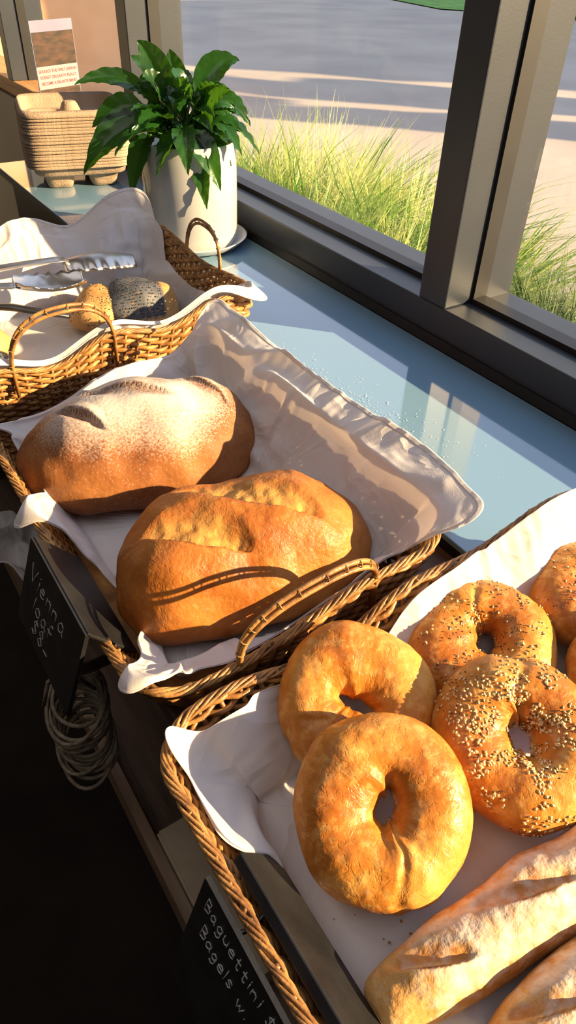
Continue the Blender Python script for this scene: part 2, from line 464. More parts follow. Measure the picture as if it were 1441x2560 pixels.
# ------------------------------------------------------------------ baskets
def rrect(f, hx, hy, r, ref):
    HX, HY, RR = ref
    L = [2 * (HY - RR), PI / 2 * RR, 2 * (HX - RR), PI / 2 * RR] * 2
    d = (f % 1) * sum(L); k = 0
    while k < 7 and d > L[k]:
        d -= L[k]; k += 1
    q = min(1, d / L[k]); a, b = hx - r, hy - r
    if k == 0: return hx, -b + 2 * b * q, 1, 0
    if k == 2: return a - 2 * a * q, hy, 0, 1
    if k == 4: return -hx, b - 2 * b * q, -1, 0
    if k == 6: return -a + 2 * a * q, -hy, 0, -1
    th = {1: 0, 3: PI / 2, 5: PI, 7: 1.5 * PI}[k] + q * PI / 2
    cx = a if k in (1, 7) else -a; cy = b if k in (1, 3) else -b
    return cx + r * math.cos(th), cy + r * math.sin(th), math.cos(th), math.sin(th)

class Shape:
    def __init__(s, x0, x1, y0, y1, h, inset=.03):
        s.c = ((x0 + x1) / 2, (y0 + y1) / 2); s.hx = (x1 - x0) / 2; s.hy = (y1 - y0) / 2
        s.inset = inset; s.hf = h; s.RR = .038; s.ref = (s.hx, s.hy, s.RR)
        s.per = 4 * (s.hx + s.hy) - 8 * s.RR + 2 * PI * s.RR
    def P(s, f, l):
        x, y, nx, ny = rrect(f, s.hx, s.hy, s.RR, s.ref)
        bx, by, _, _ = rrect(f, s.hx - s.inset, s.hy - s.inset, .030, s.ref)
        h = s.hf(x / s.hx, y / s.hy)
        q = l ** .85 if l > 0 else 0
        return V((lerp(bx, x, q), lerp(by, y, q), l * h)), V((nx, ny, 0)), h, x / s.hx, y / s.hy

def arch(mb, p0, p1, hgt, lean, r=.0022):
    p0 = V(p0); p1 = V(p1); n = 36
    for dd in (-1, 1):
        pts = []
        for i in range(n + 1):
            a = PI * i / n
            m = (1 - spow(math.cos(a), .8)) / 2
            pts.append(p0.lerp(p1, m) + V((0, 0, 1)) * ((hgt + dd * .0018) * math.sin(a) ** .75) + V(lean) * math.sin(a) + V((0, dd * .0014, dd * .0010)))
        pts = [pts[0] - V((0, 0, .03))] + pts + [pts[-1] - V((0, 0, .03))]
        mb.tube(pts, r, 8)
        if dd > 0: top = pts
    for i in range(2, len(top) - 2, 3):      # binding
        c = top[i] - V((0, .0014, .0018)); t = (top[i + 1] - top[i - 1]).normalized(); a = t.orthogonal().normalized(); bb = t.cross(a)
        mb.tube([c + (a * math.cos(q) + bb * math.sin(q)) * (r + .0012) + t * (.0015 * q / 6) for q in [2 * PI * k / 8 for k in range(8)]], .0006, 5, True)

def basket(sh, label, handles, rows=15):
    t = empty('wicker_basket', (sh.c[0], sh.c[1], .0))
    per = 4; m = int(round(sh.per / .017)); m += m % 2; N = m * per
    cache = [[sh.P(i / N, l) for i in range(N)] for l in [(k + .5) / rows for k in range(rows)]]
    mb = MB()
    for k in range(rows):
        pts = []; rr = []
        for i in range(N):
            p, n, h, u, v = cache[k][i]
            pts.append(p + n * (.0032 * math.sin(PI * i / per + PI * k)) + V((0, 0, .003 + .0009 * nz(i * .13, k * 3.1, 0))))
            rr.append(h / rows * (.47 + .06 * nz(i * .05, k * 5.1, 2)))
        mb.tube(pts, rr, 6, True)
    mb.build('woven_side', M['wicker'], t)
    mb = MB()
    for j in range(m):
        f = (j + .5) * per / N
        mb.tube([sh.P(f, l)[0] + V((0, 0, .003)) for l in (0, .25, .5, .75, 1)], .0020, 6)
    mb.build('stakes', M['wicker2'], t)
    mb = MB(); NN = N * 2; turns = int(sh.per / .055)
    for s in range(6):
        pts = []
        for i in range(NN):
            p, n, h, u, v = sh.P(i / NN, 1)
            a = 2 * PI * (turns * i / NN + s / 6) + .6 * nz(i * .06, s, 3)
            pts.append(p + n * (.0031 * math.cos(a)) + V((0, 0, .001 + .0018 * math.sin(a))))
        mb.tube(pts, .00138, 6, True)
    mb.build('twisted_rim', M['wicker2'], t)
    mb = MB()
    ring = [sh.P(i / 80, 0)[0] for i in range(80)]
    mb.add([p + V((0, 0, .001)) for p in ring] + [p + V((0, 0, .008)) for p in ring],
           [tuple(range(80)), tuple(range(80, 160))] + [(i, (i + 1) % 80, 80 + (i + 1) % 80, 80 + i) for i in range(80)])
    mb.build('base', M['wicker'], t, False)
    for hd in handles:
        mb = MB(); arch(mb, *hd); mb.build('handle', M['wicker2'], t)
    tag(t, label, 'basket')
    return t

def crumple(P0, Nn, srow, fixrow, up_only, seed, iters=380):
    """grow the cloth a little and let it buckle (position based springs), P0 is (NF, nv, 3)"""
    NF, nv, _ = P0.shape
    P = P0.copy()
    for i in range(NF):
        for j in range(nv):
            q = P0[i, j]
            a = .004 * nz(q[0] * 20 + seed, q[1] * 20, q[2] * 20) + .003 * nz(q[0] * 50, q[1] * 50 + seed, q[2] * 50)
            k = min(1, srow[j] / .05)
            P[i, j, 2] += .7 * a * k
            P[i, j] -= Nn[i] * (.7 * a * k)
    def nrm(d): return np.sqrt((d * d).sum(-1, keepdims=True)) + 1e-9
    s = np.array(srow)
    # how much the cloth grows varies from place to place, so that creases gather in bunches
    gf = np.array([[max(.2, 1.2 + 2.8 * nz(P0[i, j, 0] * 11 + seed, P0[i, j, 1] * 11, 5 + P0[i, j, 2] * 11)) for j in range(nv)] for i in range(NF)])
    S2 = s[None, :] * gf
    Lh = nrm(np.roll(P0, -1, 0) - P0) * (1 + S2)[..., None]
    Lv = nrm(P0[:, 1:] - P0[:, :-1]) * (1 + .9 * S2[:, 1:])[..., None]
    La = nrm(np.roll(P0, -1, 0)[:, 1:] - P0[:, :-1]) * (1 + .95 * S2[:, 1:])[..., None]
    Lb = nrm(np.roll(P0, -1, 0)[:, :-1] - P0[:, 1:]) * (1 + .95 * S2[:, 1:])[..., None]
    fx = np.array(fixrow)[None, :, None]
    up = np.array(up_only)[None, :]
    N3 = Nn[:, None, :]
    for it in range(iters):
        D = np.zeros_like(P)
        R = np.roll(P, -1, 0)
        d = R - P; l = nrm(d); c = .5 * (l - Lh) / l * d; D += c; D -= np.roll(c, 1, 0)
        d = P[:, 1:] - P[:, :-1]; l = nrm(d); c = .5 * (l - Lv) / l * d; D[:, :-1] += c; D[:, 1:] -= c
        d = R[:, 1:] - P[:, :-1]; l = nrm(d); c = .35 * (l - La) / l * d; D[:, :-1] += c; D[:, 1:] -= np.roll(c, 1, 0)
        d = R[:, :-1] - P[:, 1:]; l = nrm(d); c = .35 * (l - Lb) / l * d; D[:, 1:] += c; D[:, :-1] -= np.roll(c, 1, 0)
        P = P + D * .38 * fx
        E = P - P0
        lap = (np.roll(E, 1, 0) + np.roll(E, -1, 0) - 2 * E)
        lap[:, 1:-1] += E[:, 2:] + E[:, :-2] - 2 * E[:, 1:-1]
        E = E + .017 * lap
        E *= .997
        en = (E * N3).sum(-1)
        lim = .0012
        E = E - N3 * (np.maximum(0, en - lim) * up)[..., None]
        E[..., 2] = np.maximum(E[..., 2], np.where(up > .5, -.0010, -.006))
        mag = nrm(E); E = E * np.minimum(1, .020 / mag)
        P = P0 + E * fx
    return P

def liner(sh, ext, ang, tent, label, seed, name='basket_liner', wk=1.0, grow=.12):
    NF = 260; nq, nw, ne = 12, 12, 8
    cols = []; NN = []
    for i in range(NF):
        f = i / NF
        p1, n, h, u, v = sh.P(f, 1)
        e = ext(u, v); e = e * (1 + .16 * nz(f * 9, seed, 0)) + .003 * nz(f * 17, seed, 4)
        p0 = sh.P(f, 0)[0]
        tn = tent(u, v)
        b0 = p0 - n * (.010 + tn)
        col = []
        for q in range(1, nq + 1):
            s = (q / nq) ** .8
            p = V((b0.x * s, b0.y * s, .0125))
            p.z += .002 * (.6 + nz(p.x * 16 + seed, p.y * 16, 0))
            col.append(p)
        pe = col[-1].copy()
        le = 1 + min(e, 0) / h
        top = sh.P(f, 1)[0] - n * .005 + V((0, 0, .005))
        mixv = min(1, tn / .012)
        for q in range(1, nw + 1):
            l = le * q / nw
            pw = sh.P(f, l)[0] - n * (.0095 * (1 - .4 * l)) + V((0, 0, .0115 * (1 - l) + .004))
            pt_ = pe.lerp(top, l) + V((0, 0, -.008 * math.sin(PI * min(1, l)) * min(1, tn / .02)))
            p = pw.lerp(pt_, mixv)
            bell = math.sin(PI * min(1, .12 + .88 * l)) * (.7 + .3 * l) + .15
            dsp = .006 * nz(f * 9, l * .8, seed) * mixv + .0025 * (1 + nz(f * 14, l, seed + 1)) + wk * .010 * crease(f * 7 + l * .5, l * .7 - f * 4, seed + 3)
            p = p + (V((0, 0, .7)) - n * .7) * max(0, dsp) * bell
            col.append(p)
        p = col[-1].copy()
        wdir = (col[-1] - col[-3]).normalized()
        a0 = math.atan2(wdir.z, max(.05, wdir.x * n.x + wdir.y * n.y))
        step = max(e, 0.0016) / ne
        ae = math.radians(ang(u, v))
        up0 = .005 * ss(-.001, .006, e) * (1 - .5 * mixv)
        for q in range(1, ne + 1):
            s = q / ne
            if q == 1 and e > 0: p = p + V((0, 0, up0))
            a = lerp(a0, ae, ss(-.1, .8, s))
            d = n * math.cos(a) + V((0, 0, math.sin(a)))
            p = p + d * step
            k = (.25 + .75 * s) * min(1, max(e, 0) / .03)
            wv = .012 * nz(f * 8, s * .6, seed + 9) + .009 * wk * crease(f * 11 + s * .3, s * .4, seed + 14)
            col.append(p + (V((0, 0, .8)) - n * .6) * (wv - .004) * k)
        cols.append([tuple(c) for c in col]); NN.append((n.x, n.y, 0))
    nv = nq + nw + ne
    P0 = np.array(cols); Nn = np.array(NN)
    srow = [0.012 if j < nq * .35 else (.06 if j < nq else (grow if j < nq + nw else grow * .5)) for j in range(nv)]
    fix = [0 if j < 1 else 1 for j in range(nv)]
    upo = [1 if j < nq + nw else .0 for j in range(nv)]
    P = crumple(P0, Nn, srow, fix, upo, int(seed * 10))
    mb = MB()
    mb.v = [tuple(map(float, P[i, j])) for i in range(NF) for j in range(nv)]
    mb.f = [(i * nv + j, (i + 1) % NF * nv + j, (i + 1) % NF * nv + j + 1, i * nv + j + 1) for i in range(NF) for j in range(nv - 1)]
    c0 = len(mb.v); mb.v.append((0, 0, .014))
    mb.f += [(c0, (i + 1) % NF * nv, i * nv) for i in range(NF)]
    o = mb.build(name, M['cloth'], None, True, (sh.c[0], sh.c[1], 0))
    sb = o.modifiers.new('sub', 'SUBSURF'); sb.levels = 2; sb.render_levels = 2
    solid(o, .0004, 0)
    hb = MB()
    vv = []
    for i in range(NF):
        for j in range(nv - 2, nv):
            tq = V(P[(i + 1) % NF, j] - P[i - 1, j]); tl = V(P[i, min(j + 1, nv - 1)] - P[i, j - 1])
            nn = tq.cross(tl); nn = nn.normalized() if nn.length > 1e-12 else V((0, 0, 1))
            if nn.z < 0: nn = -nn
            vv.append(tuple(V(P[i, j]) + nn * .0004))
    hb.v = vv
    hb.f = [(2 * i, 2 * ((i + 1) % NF), 2 * ((i + 1) % NF) + 1, 2 * i + 1) for i in range(NF)]
    hm = hb.build('hem', M['cloth'], o, True)
    sb = hm.modifiers.new('sub', 'SUBSURF'); sb.levels = 2; sb.render_levels = 2
    solid(hm, .0003, 0)
    tag(o, label, 'cloth')
    return o

# vienna basket
def hV(u, v):
    h = lerp(.066, .104, ss(-1.1, 1.1, u)) + .006 * math.sin(u * 5 + 1) * ss(.8, 1, abs(v)) - .010 * gs(u, .35) * ss(.9, 1, -v)
    h -= .022 * ss(.85, 1, v) * ss(.95, .6, u)
    return h - .020 * ss(-.85, -.97, u) * gs(v + .34, .38)
shV = Shape(.086, .380, .292, .745, hV)
hx, hy = shV.hx, shV.hy
basket(shV, 'wicker basket holding the two large loaves, white cloth inside', [((.163 - .233, -hy, .074), (.292 - .233, -hy, .088), .043, (0, -.004, 0))])
def extV(u, v):
    e = lerp(-.022, .035, ss(.72, .97, u))
    e = lerp(e, max(e, .008), ss(.88, 1, v))
    e += .014 * gs(u - .96, .06) * gs(v + .97, .05) + .02 * gs(u - .96, .07) * gs(v - .97, .06)
    if u < -.7:
        e += .055 * gs(v - .16, .09) + .05 * gs(v + .88, .08)
        e -= .020 * ss(.36, .2, abs(v + .34))
    return e
def angV(u, v):
    if u < -.7: return -55
    return lerp(-20, 26, ss(.5, .95, u))
liner(shV, extV, angV, lambda u, v: .030 * ss(.7, 1, u) * ss(1.1, .6, abs(v)) + .008, 'white cloth under the two large loaves, spilling over the rim to the glass shelf', 1.3)

# bagel basket
def hB(u, v):
    return lerp(.066, .104, ss(-1.1, .9, u)) + .006 * math.sin(u * 9 + 2) * ss(.8, 1, abs(v)) - .012 * gs(u + .35, .25) * ss(.9, 1, v)
shB = Shape(.077, .56, -.13, .272, hB)
basket(shB, 'wicker basket of bagels and baguettes nearest the front', [])
def extB(u, v):
    e = -.008 + .024 * gs(u + .97, .06) * gs(v - .96, .07)
    e += .010 * ss(.0, .35, u) * ss(.85, 1, v) - .014 * gs(u + .22, .16) * ss(.85, 1, v)
    if u < -.7: e -= .034 * ss(.62, .48, abs(v + .02)) + .003 * ss(.4, .6, v)
    return e
liner(shB, extB, lambda u, v: 60 if v > .8 else 40, lambda u, v: .012 * ss(.6, 1, v) + .008 * gs(u + 1, .3) * ss(.3, .9, v), 'white cloth under the bagels and baguettes', 7.7, wk=.9)

# roll basket
shP = Shape(.0, .497, .80, 1.16, lambda u, v: lerp(.072, .108, ss(-1.1, 1.1, u)) + .009 * math.sin(u * 10 + .6) * ss(.8, 1, abs(v)) - .014 * gs(v, .5) * ss(.9, 1, u))
cx, cy = shP.c
basket(shP, 'wicker basket with small seeded rolls and tongs, farthest along the table',
       [((.145 - cx, -shP.hy, .08), (.275 - cx, -shP.hy, .084), .07, (0, -.012, 0)),
        ((shP.hx, -.055, .088), (shP.hx, .055, .092), .062, (.006, 0, 0))])
def extP(u, v):
    e = -.012
    e = lerp(e, .008, ss(.9, 1, -v))
    e = lerp(e, .028, ss(.85, 1, v))
    e = lerp(e, -.045, ss(.9, 1, u) * ss(.75, .55, abs(v)))
    e += .018 * gs(u - .95, .2) * gs(v - 1, .2) + .035 * gs(u - 1, .15) * gs(v + 1, .15)
    return e
liner(shP, extP, lambda u, v: lerp(-25, 70, ss(-.5, .6, v)), lambda u, v: .012 * ss(.6, 1, v), 'white cloth under the small rolls, standing up behind them', 3.1)

# ------------------------------------------------------------------ breads
def bread(name, L, W, H, slashes, m, parent=None, flour=None, amp=.004, seed=0, nt_=240, np_=200, ex=.92, er=.85, bot=.25, bend=0, nsc=22, crumb=None, fine=.0006, lobes=(), jag=.003, taper_=0):
    vs = []; cr = []; fl = []; ed = []
    base = H * bot * .8
    for i in range(nt_ + 1):
        th = PI * i / nt_; c = math.cos(th); s = abs(math.sin(th))
        for j in range(np_):
            ph = 2 * PI * j / np_
            x = L / 2 * spow(c, ex); rad = s ** er
            tf = 1 - taper_ * x / (L / 2)
            y = W / 2 * tf * rad * spow(math.cos(ph), .92); sn = math.sin(ph)
            z = (H * (1 - bot) * (.5 + .5 * tf) if sn > 0 else H * bot) * rad * spow(sn, .9)
            z = max(z, -base)
            p = V((x, y, z)); d = V((x / L, y / W, z / H)); d = d.normalized() if d.length > 0 else V((0, 0, 1))
            k = amp * nz(x * nsc + seed, y * nsc, z * nsc) + amp * .4 * nz(x * 34 + seed, y * 34, z * 34) + fine * nz(x * 70, y * 70 + seed, z * 70)
            for (lx, ly, lr, la) in lobes:
                k += la * math.exp(-((x - lx) ** 2 + (y - ly) ** 2) / lr ** 2)
            if z <= -base + 1e-6: k *= .1
            p += d * k
            cm = 0; em = 0
            if z > -.1 * H:
                for (x0, y0, x1, y1, w_, dp) in slashes:
                    ax, ay = x1 - x0, y1 - y0; l2 = ax * ax + ay * ay; ll = math.sqrt(l2)
                    tt = ((x - x0) * ax + (y - y0) * ay) / l2
                    tc_ = max(0, min(1, tt))
                    dx, dy = x - (x0 + ax * tc_), y - (y0 + ay * tc_)
                    sd = (dx * -ay + dy * ax) / ll + jag * .5 * nz(x * 22, y * 22, seed + 6)
                    dist = math.hypot(dx, dy)
                    if dist > w_ * 4: continue
                    taper = math.sin(PI * min(.985, max(.015, tc_)))
                    we = w_ * (.12 + .88 * taper ** .8)
                    q = (sd + jag * .6 * nz(x * 26, y * 26, seed) + jag * .35 * nz(x * 70, y * 70, seed)) / we
                    endf = ss(1.6, .9, max(0, dist - abs(sd)) / max(1e-5, w_ * .35))
                    if q > 0:
                        g = ss(.45, .2, q)
                    else:
                        g = ss(-1.35, -.1, q)
                    g *= endf * min(1, taper * 2.2)
                    ear = (ss(.2, .48, q) * ss(2.2, .7, q)) * taper * endf
                    p.z += -dp * g + dp * .6 * ear
                    if g > 0:
                        p.z += g * min(1, dp / .010) * (.0020 * nz(x * 110, y * 110, seed) + .0020 * nz(x * 60 + y * 40, y * 60, seed + 3))
                    cm = max(cm, g * (.85 + .5 * nz(x * 50, y * 50, seed + 1)) * ss(.25, .0, q))
                    em = max(em, gs(q - .34, .16) * taper * endf)
            if crumb: cm = max(cm, crumb(x, y, z))
            p.y += bend * (x / (L / 2)) ** 2
            vs.append((p.x, p.y, p.z + base)); cr.append(cm); ed.append(em)
            fl.append((flour(x, y, z / H) if flour else 0) * (1 - .6 * min(1, cm)) * (1 - .9 * em))
    fs = []
    for i in range(nt_):
        for j in range(np_):
            fs.append((i * np_ + j, i * np_ + (j + 1) % np_, (i + 1) * np_ + (j + 1) % np_, (i + 1) * np_ + j))
    mb = MB(); mb.v = vs; mb.f = fs
    return mb.build(name, m, parent, True, None, {'crumb': cr, 'flour': fl, 'edge': ed})

def fl1(x, y, z):
    return .78 * ss(.28, .72, z + 1.1 * y + .20 * nz(x * 16, y * 16, 3)) * ss(-.131, -.075, x) * ss(.131, .075, x) * (.86 + .5 * nz(x * 22, y * 22, 8))
o = bread('vienna_loaf', .262, .170, .108, [(-.085, .026, -.040, -.042, .009, .006), (-.060, .046, .040, -.020, .014, .003), (.058, .034, .094, -.028, .011, .003)],
          M['crust_flour'], flour=fl1, amp=.008, seed=2, nsc=12, lobes=((-.07, -.035, .04, .005), (.03, -.02, .05, .005), (.085, .01, .03, .005)))
o.location = (.228, .622, .0175); o.rotation_euler = (0, 0, math.radians(-10))
tag(o, 'large oval loaf dusted with white flour, behind the plain loaf', 'bread')
o = bread('vienna_loaf', .242, .156, .106, [(-.006, -.050, -.096, -.004, .028, .010), (.062, -.032, -.060, .044, .032, .010), (.088, .006, .048, .046, .012, .006)],
          M['crust_plain'], amp=.009, seed=11, nsc=12, lobes=((-.085, -.055, .035, .008), (.045, .035, .04, .006), (-.06, .03, .03, .004), (.07, -.05, .035, .004)), taper_=.08, jag=.004, fine=.0006)
o.location = (.240, .412, .0175); o.rotation_euler = (0, 0, math.radians(-15))
tag(o, 'large golden brown oval loaf with open slashes and no flour', 'bread')

def baguette(loc, L, W, H, rz, label, seed, sl):
    o = bread('baguette', L, W, H, sl, M['crust_baguette'], amp=.0028, seed=seed, ex=.97, er=.43, nt_=260, np_=110, bot=.35, nsc=26, fine=.0008, jag=.003,
              flour=lambda x, y, z: .44 * ss(.0, .5, z + .3 * nz(x * 26, y * 26, seed)) * ss(-L / 2, -L / 2 + .05, x))
    o.location = loc; o.rotation_euler = (0, 0, rz)
    tag(o, label, 'bread')
baguette((.275, .052, .0175), .316, .052, .051, math.radians(-5), 'pale crusty baguette lying against the two front bagels', 3,
         [(-.095, -.008, -.145, .012, .011, .005), (-.01, -.006, -.085, .014, .012, .006), (.08, -.006, .01, .014, .012, .006), (.14, -.006, .09, .01, .010, .005)])
baguette((.302, -.001, .0175), .300, .050, .050, math.radians(-5), 'pale crusty baguette at the bottom right corner, in front of the other', 8,
         [(-.08, -.006, -.135, .012, .010, .005), (.02, -.008, -.06, .012, .011, .006), (.12, -.008, .04, .012, .011, .006)])

def seedpts(mb, pts, a, bb, c, rnd):
    for (p, n) in pts:
        t = n.orthogonal().normalized(); s = n.cross(t)
        q = rnd.uniform(0, 2 * PI); k = rnd.uniform(.8, 1.2)
        A = (t * math.cos(q) + s * math.sin(q)) * a * k; B = (s * math.cos(q) - t * math.sin(q)) * bb * k; N = n * c
        vs = [p + A, p + A * .3 + B, p - A * .8 + B * .6, p - A, p - A * .8 - B * .6, p + A * .3 - B, p + N, p - N]
        fs = [(i, (i + 1) % 6, 6) for i in range(6)] + [((i + 1) % 6, i, 7) for i in range(6)]
        mb.add(vs, fs)

def bagel(loc, axis, spin, label, seed, sx=1, sy=1, sesame=0, poppy=0, R=.0332, r=.0256, crs=1.2, slit=.5):
    NA, NB = 220, 100
    def pt(a, bq):
        rr = r * (1 + .10 * nz(math.cos(a) * 1.5 + seed, math.sin(a) * 1.5, 0))
        da = ((a - crs + PI) % (2 * PI)) - PI
        rr *= 1 - .07 * gs(da + .2 * math.sin(bq * 2), .09) + .05 * gs(da - .25, .16)
        R_ = R * (1 + .05 * math.sin(2 * a + seed))
        cb, sb = math.cos(bq), math.sin(bq)
        x = (R_ + rr * spow(cb, .95)) * math.cos(a); y = (R_ + rr * spow(cb, .95)) * math.sin(a)
        rho = math.hypot(x, y); k = ss(.028, .006, rho)
        x *= 1 - slit * k; y *= 1 + .35 * k
        x += .004 * k * math.sin(seed) + .25 * y * k
        x *= sx; y *= sy
        z = rr * .92 * sb
        if z < 0: z *= .85
        q = V((x, y, z))
        n = V((math.cos(a) * cb, math.sin(a) * cb, sb))
        bl = max(0, nz(x * 150 + seed, y * 150, z * 150) - .15)
        q += n * (.0017 * nz(x * 26, y * 26 + seed, z * 26) + .0003 * nz(x * 90, y * 90, z * 90 + seed)
                  - .0002 * ridge(a * 6 + seed, bq * 2.6, seed) + .0008 * bl)
        return q, n
    mb = MB()
    vs = [pt(2 * PI * i / NA, 2 * PI * j / NB)[0] for i in range(NA) for j in range(NB)]
    fs = [(i * NB + j, ((i + 1) % NA) * NB + j, ((i + 1) % NA) * NB + (j + 1) % NB, i * NB + (j + 1) % NB) for i in range(NA) for j in range(NB)]
    mb.v = [tuple(v) for v in vs]; mb.f = fs
    o = mb.build('bagel', M['crust_bagel'])
    ax = V(axis).normalized()
    qt = V((0, 0, 1)).rotation_difference(ax) @ Matrix.Rotation(spin, 3, 'Z').to_quaternion()
    o.rotation_mode = 'QUATERNION'; o.rotation_quaternion = qt
    o.location = loc
    tag(o, label, 'bagel')
    rnd = random.Random(seed)
    def scatter(n):
        res = []
        while len(res) < n:
            a = rnd.uniform(0, 2 * PI); bq = rnd.gauss(PI / 2, .75)
            if nz(math.cos(a) * 2.2 + seed, math.sin(a) * 2.2, bq) < -.12 + .1 * rnd.random(): continue
            p, nn = pt(a, bq); res.append((p + nn * .0004, nn))
        return res
    if sesame:
        b = MB(); seedpts(b, scatter(sesame), .0015, .0009, .0007, rnd)
        s = b.build('sesame_seeds', M['sesame'], o); s['kind'] = 'stuff'
    if poppy:
        b = MB(); seedpts(b, scatter(poppy), .0006, .00055, .0005, rnd)
        s = b.build('poppy_seeds', M['poppy'], o); s['kind'] = 'stuff'
    return o
bagel((.184, .146, .065), (-.28, -.36, .88), -.35, 'plain shiny bagel in front, leaning on another plain bagel', 1, .98, 1.05, crs=-1.5, slit=.35)
bagel((.222, .222, .062), (-.22, -.42, .88), .9, 'plain shiny bagel partly behind the front plain bagel', 5, 1.02, 1.0, crs=2.2, slit=.25)
bagel((.296, .132, .067), (-.34, -.30, .88), -.2, 'bagel thickly covered in sesame seeds, leaning beside the front plain bagel', 9, .99, 1.05, 820, 380, slit=.2)
bagel((.345, .212, .054), (-.16, -.22, .95), 0, 'lightly seeded bagel lying flat behind the thickly seeded one', 14, 1.04, 1.02, 90, 420, slit=.1)
bagel((.470, .196, .058), (-.12, -.1, .98), 0, 'seeded bagel at the right edge, farthest back by the cloth', 21, 1, 1, 130, 320, slit=.2)
bagel((.425, .118, .060), (-.2, -.1, .97), 0, 'bagel just showing at the right edge, between seeded bagels', 25, 1, 1, 0, 0)

def roll(loc, L, W, H, rz, label, seed, poppy=0, sesame=0, band=None):
    fn = None
    if band: fn = lambda x, y, z: (ss(band[0] - .12, band[0] + .05, x / (L / 2)) * ss(band[1] + .12, band[1] - .05, x / (L / 2)) * ss(.02, .18, z / H)) * (.85 + .4 * nz(x * 160, y * 160, z * 160))
    o = bread('bread_roll', L, W, H, [], M['crust_roll'], amp=.005, seed=seed, nt_=70, np_=64, nsc=25, crumb=fn)
    o.location = loc; o.rotation_euler = (0, 0, rz); tag(o, label, 'bread roll')
    rnd = random.Random(seed); me = o.data
    bd = band or (-1, 1)
    def sc(n):
        res = []; k = 0
        while len(res) < n and k < n * 40:
            k += 1
            vtx = me.vertices[rnd.randrange(len(me.vertices))]
            p = vtx.co + V((rnd.uniform(-1, 1), rnd.uniform(-1, 1), rnd.uniform(-1, 1))) * .0006
            if p.z > H * .25 and bd[0] * L / 2 < p.x < bd[1] * L / 2: res.append((p + vtx.normal * .0005, vtx.normal.copy()))
        return res
    if poppy:
        b = MB(); seedpts(b, sc(poppy), .0009, .0008, .0006, rnd); s = b.build('poppy_seeds', M['poppy'], o); s['kind'] = 'stuff'
    if sesame:
        b = MB(); seedpts(b, sc(sesame), .0018, .0011, .0007, rnd); s = b.build('sesame_seeds', M['sesame'], o); s['kind'] = 'stuff'
roll((.332, 1.012, .0175), .095, .085, .058, .5, 'small pale roll sprinkled with dark seeds under the tongs', 31, 260, 60)
roll((.390, .994, .0175), .126, .094, .068, -.2, 'small roll with a thick black band of poppy seeds', 32, 700, 0, (-.75, .5))
roll((.130, .985, .0175), .11, .08, .055, .2, 'plain pale roll at the left edge beside the tongs', 33)
roll((.125, .895, .0175), .10, .075, .05, .1, 'roll covered in black poppy seeds at the left edge, nearest the basket rim', 34, 600, 0, (-1.2, 1.2))

# tongs
def scallop(mb, c, d, L, W, up):
    d = V(d).normalized(); s = d.cross(V((0, 0, 1))).normalized()
    n = 40; m = 15
    def P(i, j):
        t = i / (n - 1); q = j / (m - 1) * 2 - 1
        wd = W / 2 * (math.sin(PI * (.08 + .80 * t)) ** .6) * (1 + .07 * math.sin(t * 36) * abs(q) ** 2)
        return V(c) + d * (L * t) + s * (wd * q) + V((0, 0, 1)) * (up * (abs(q) ** 2) * .013 - .006 * up * math.sin(PI * t) + .0010 * math.sin(t * 36) * abs(q) ** 2)
    mb.grid(P, n, m)
def tongs(name, label, arms, hinge, mt):
    t = empty(name, hinge)
    H = V(hinge)
    for (p, hd, L, W, up) in arms:
        mb = MB(); p = V(p); q = p - H
        dd = q.normalized()
        sd = dd.cross(V((0, 0, 1))).normalized()
        def P(i, j):
            s = i / 19; w_ = lerp(.016, .024, s); k = j / 4 * 2 - 1
            return q * s + sd * (w_ / 2 * k) + V((0, 0, .003 * k * k + .006 * math.sin(PI * s)))
        mb.grid(P, 20, 5)
        o = mb.build('arm', mt, t); solid(o, .0012)
        mb = MB(); scallop(mb, q - dd * .006, hd, L, W, up)
        o = mb.build('scalloped_head', mt, t); solid(o, .0012)
    mb = MB(); mb.tube([(0, -.022, 0), (-.008, 0, 0), (0, .022, 0)], .006, 8); mb.build('hinge', mt, t)
    tag(t, label, 'tongs')
tongs('serving_tongs', 'stainless steel tongs with scalloped ends lying across the rolls',
      [((.310, 1.070, .102), (1, -.1, -.05), .110, .070, -1), ((.222, 1.020, .094), (1, -.1, -.08), .100, .064, 1)], (.0, 1.06, .100), M['steel'])
t = empty('serving_knife', (.12, 1.06, .075))
b = MB(); b.tube([(0, 0, 0), (.08, -.06, .002), (.145, -.115, -.004)], [.007, .008, .006], 10, flat=.6); b.build('handle', M['dark_steel'], t)
tag(t, 'dark thin metal utensil handle lying in front of the tongs', 'utensil')

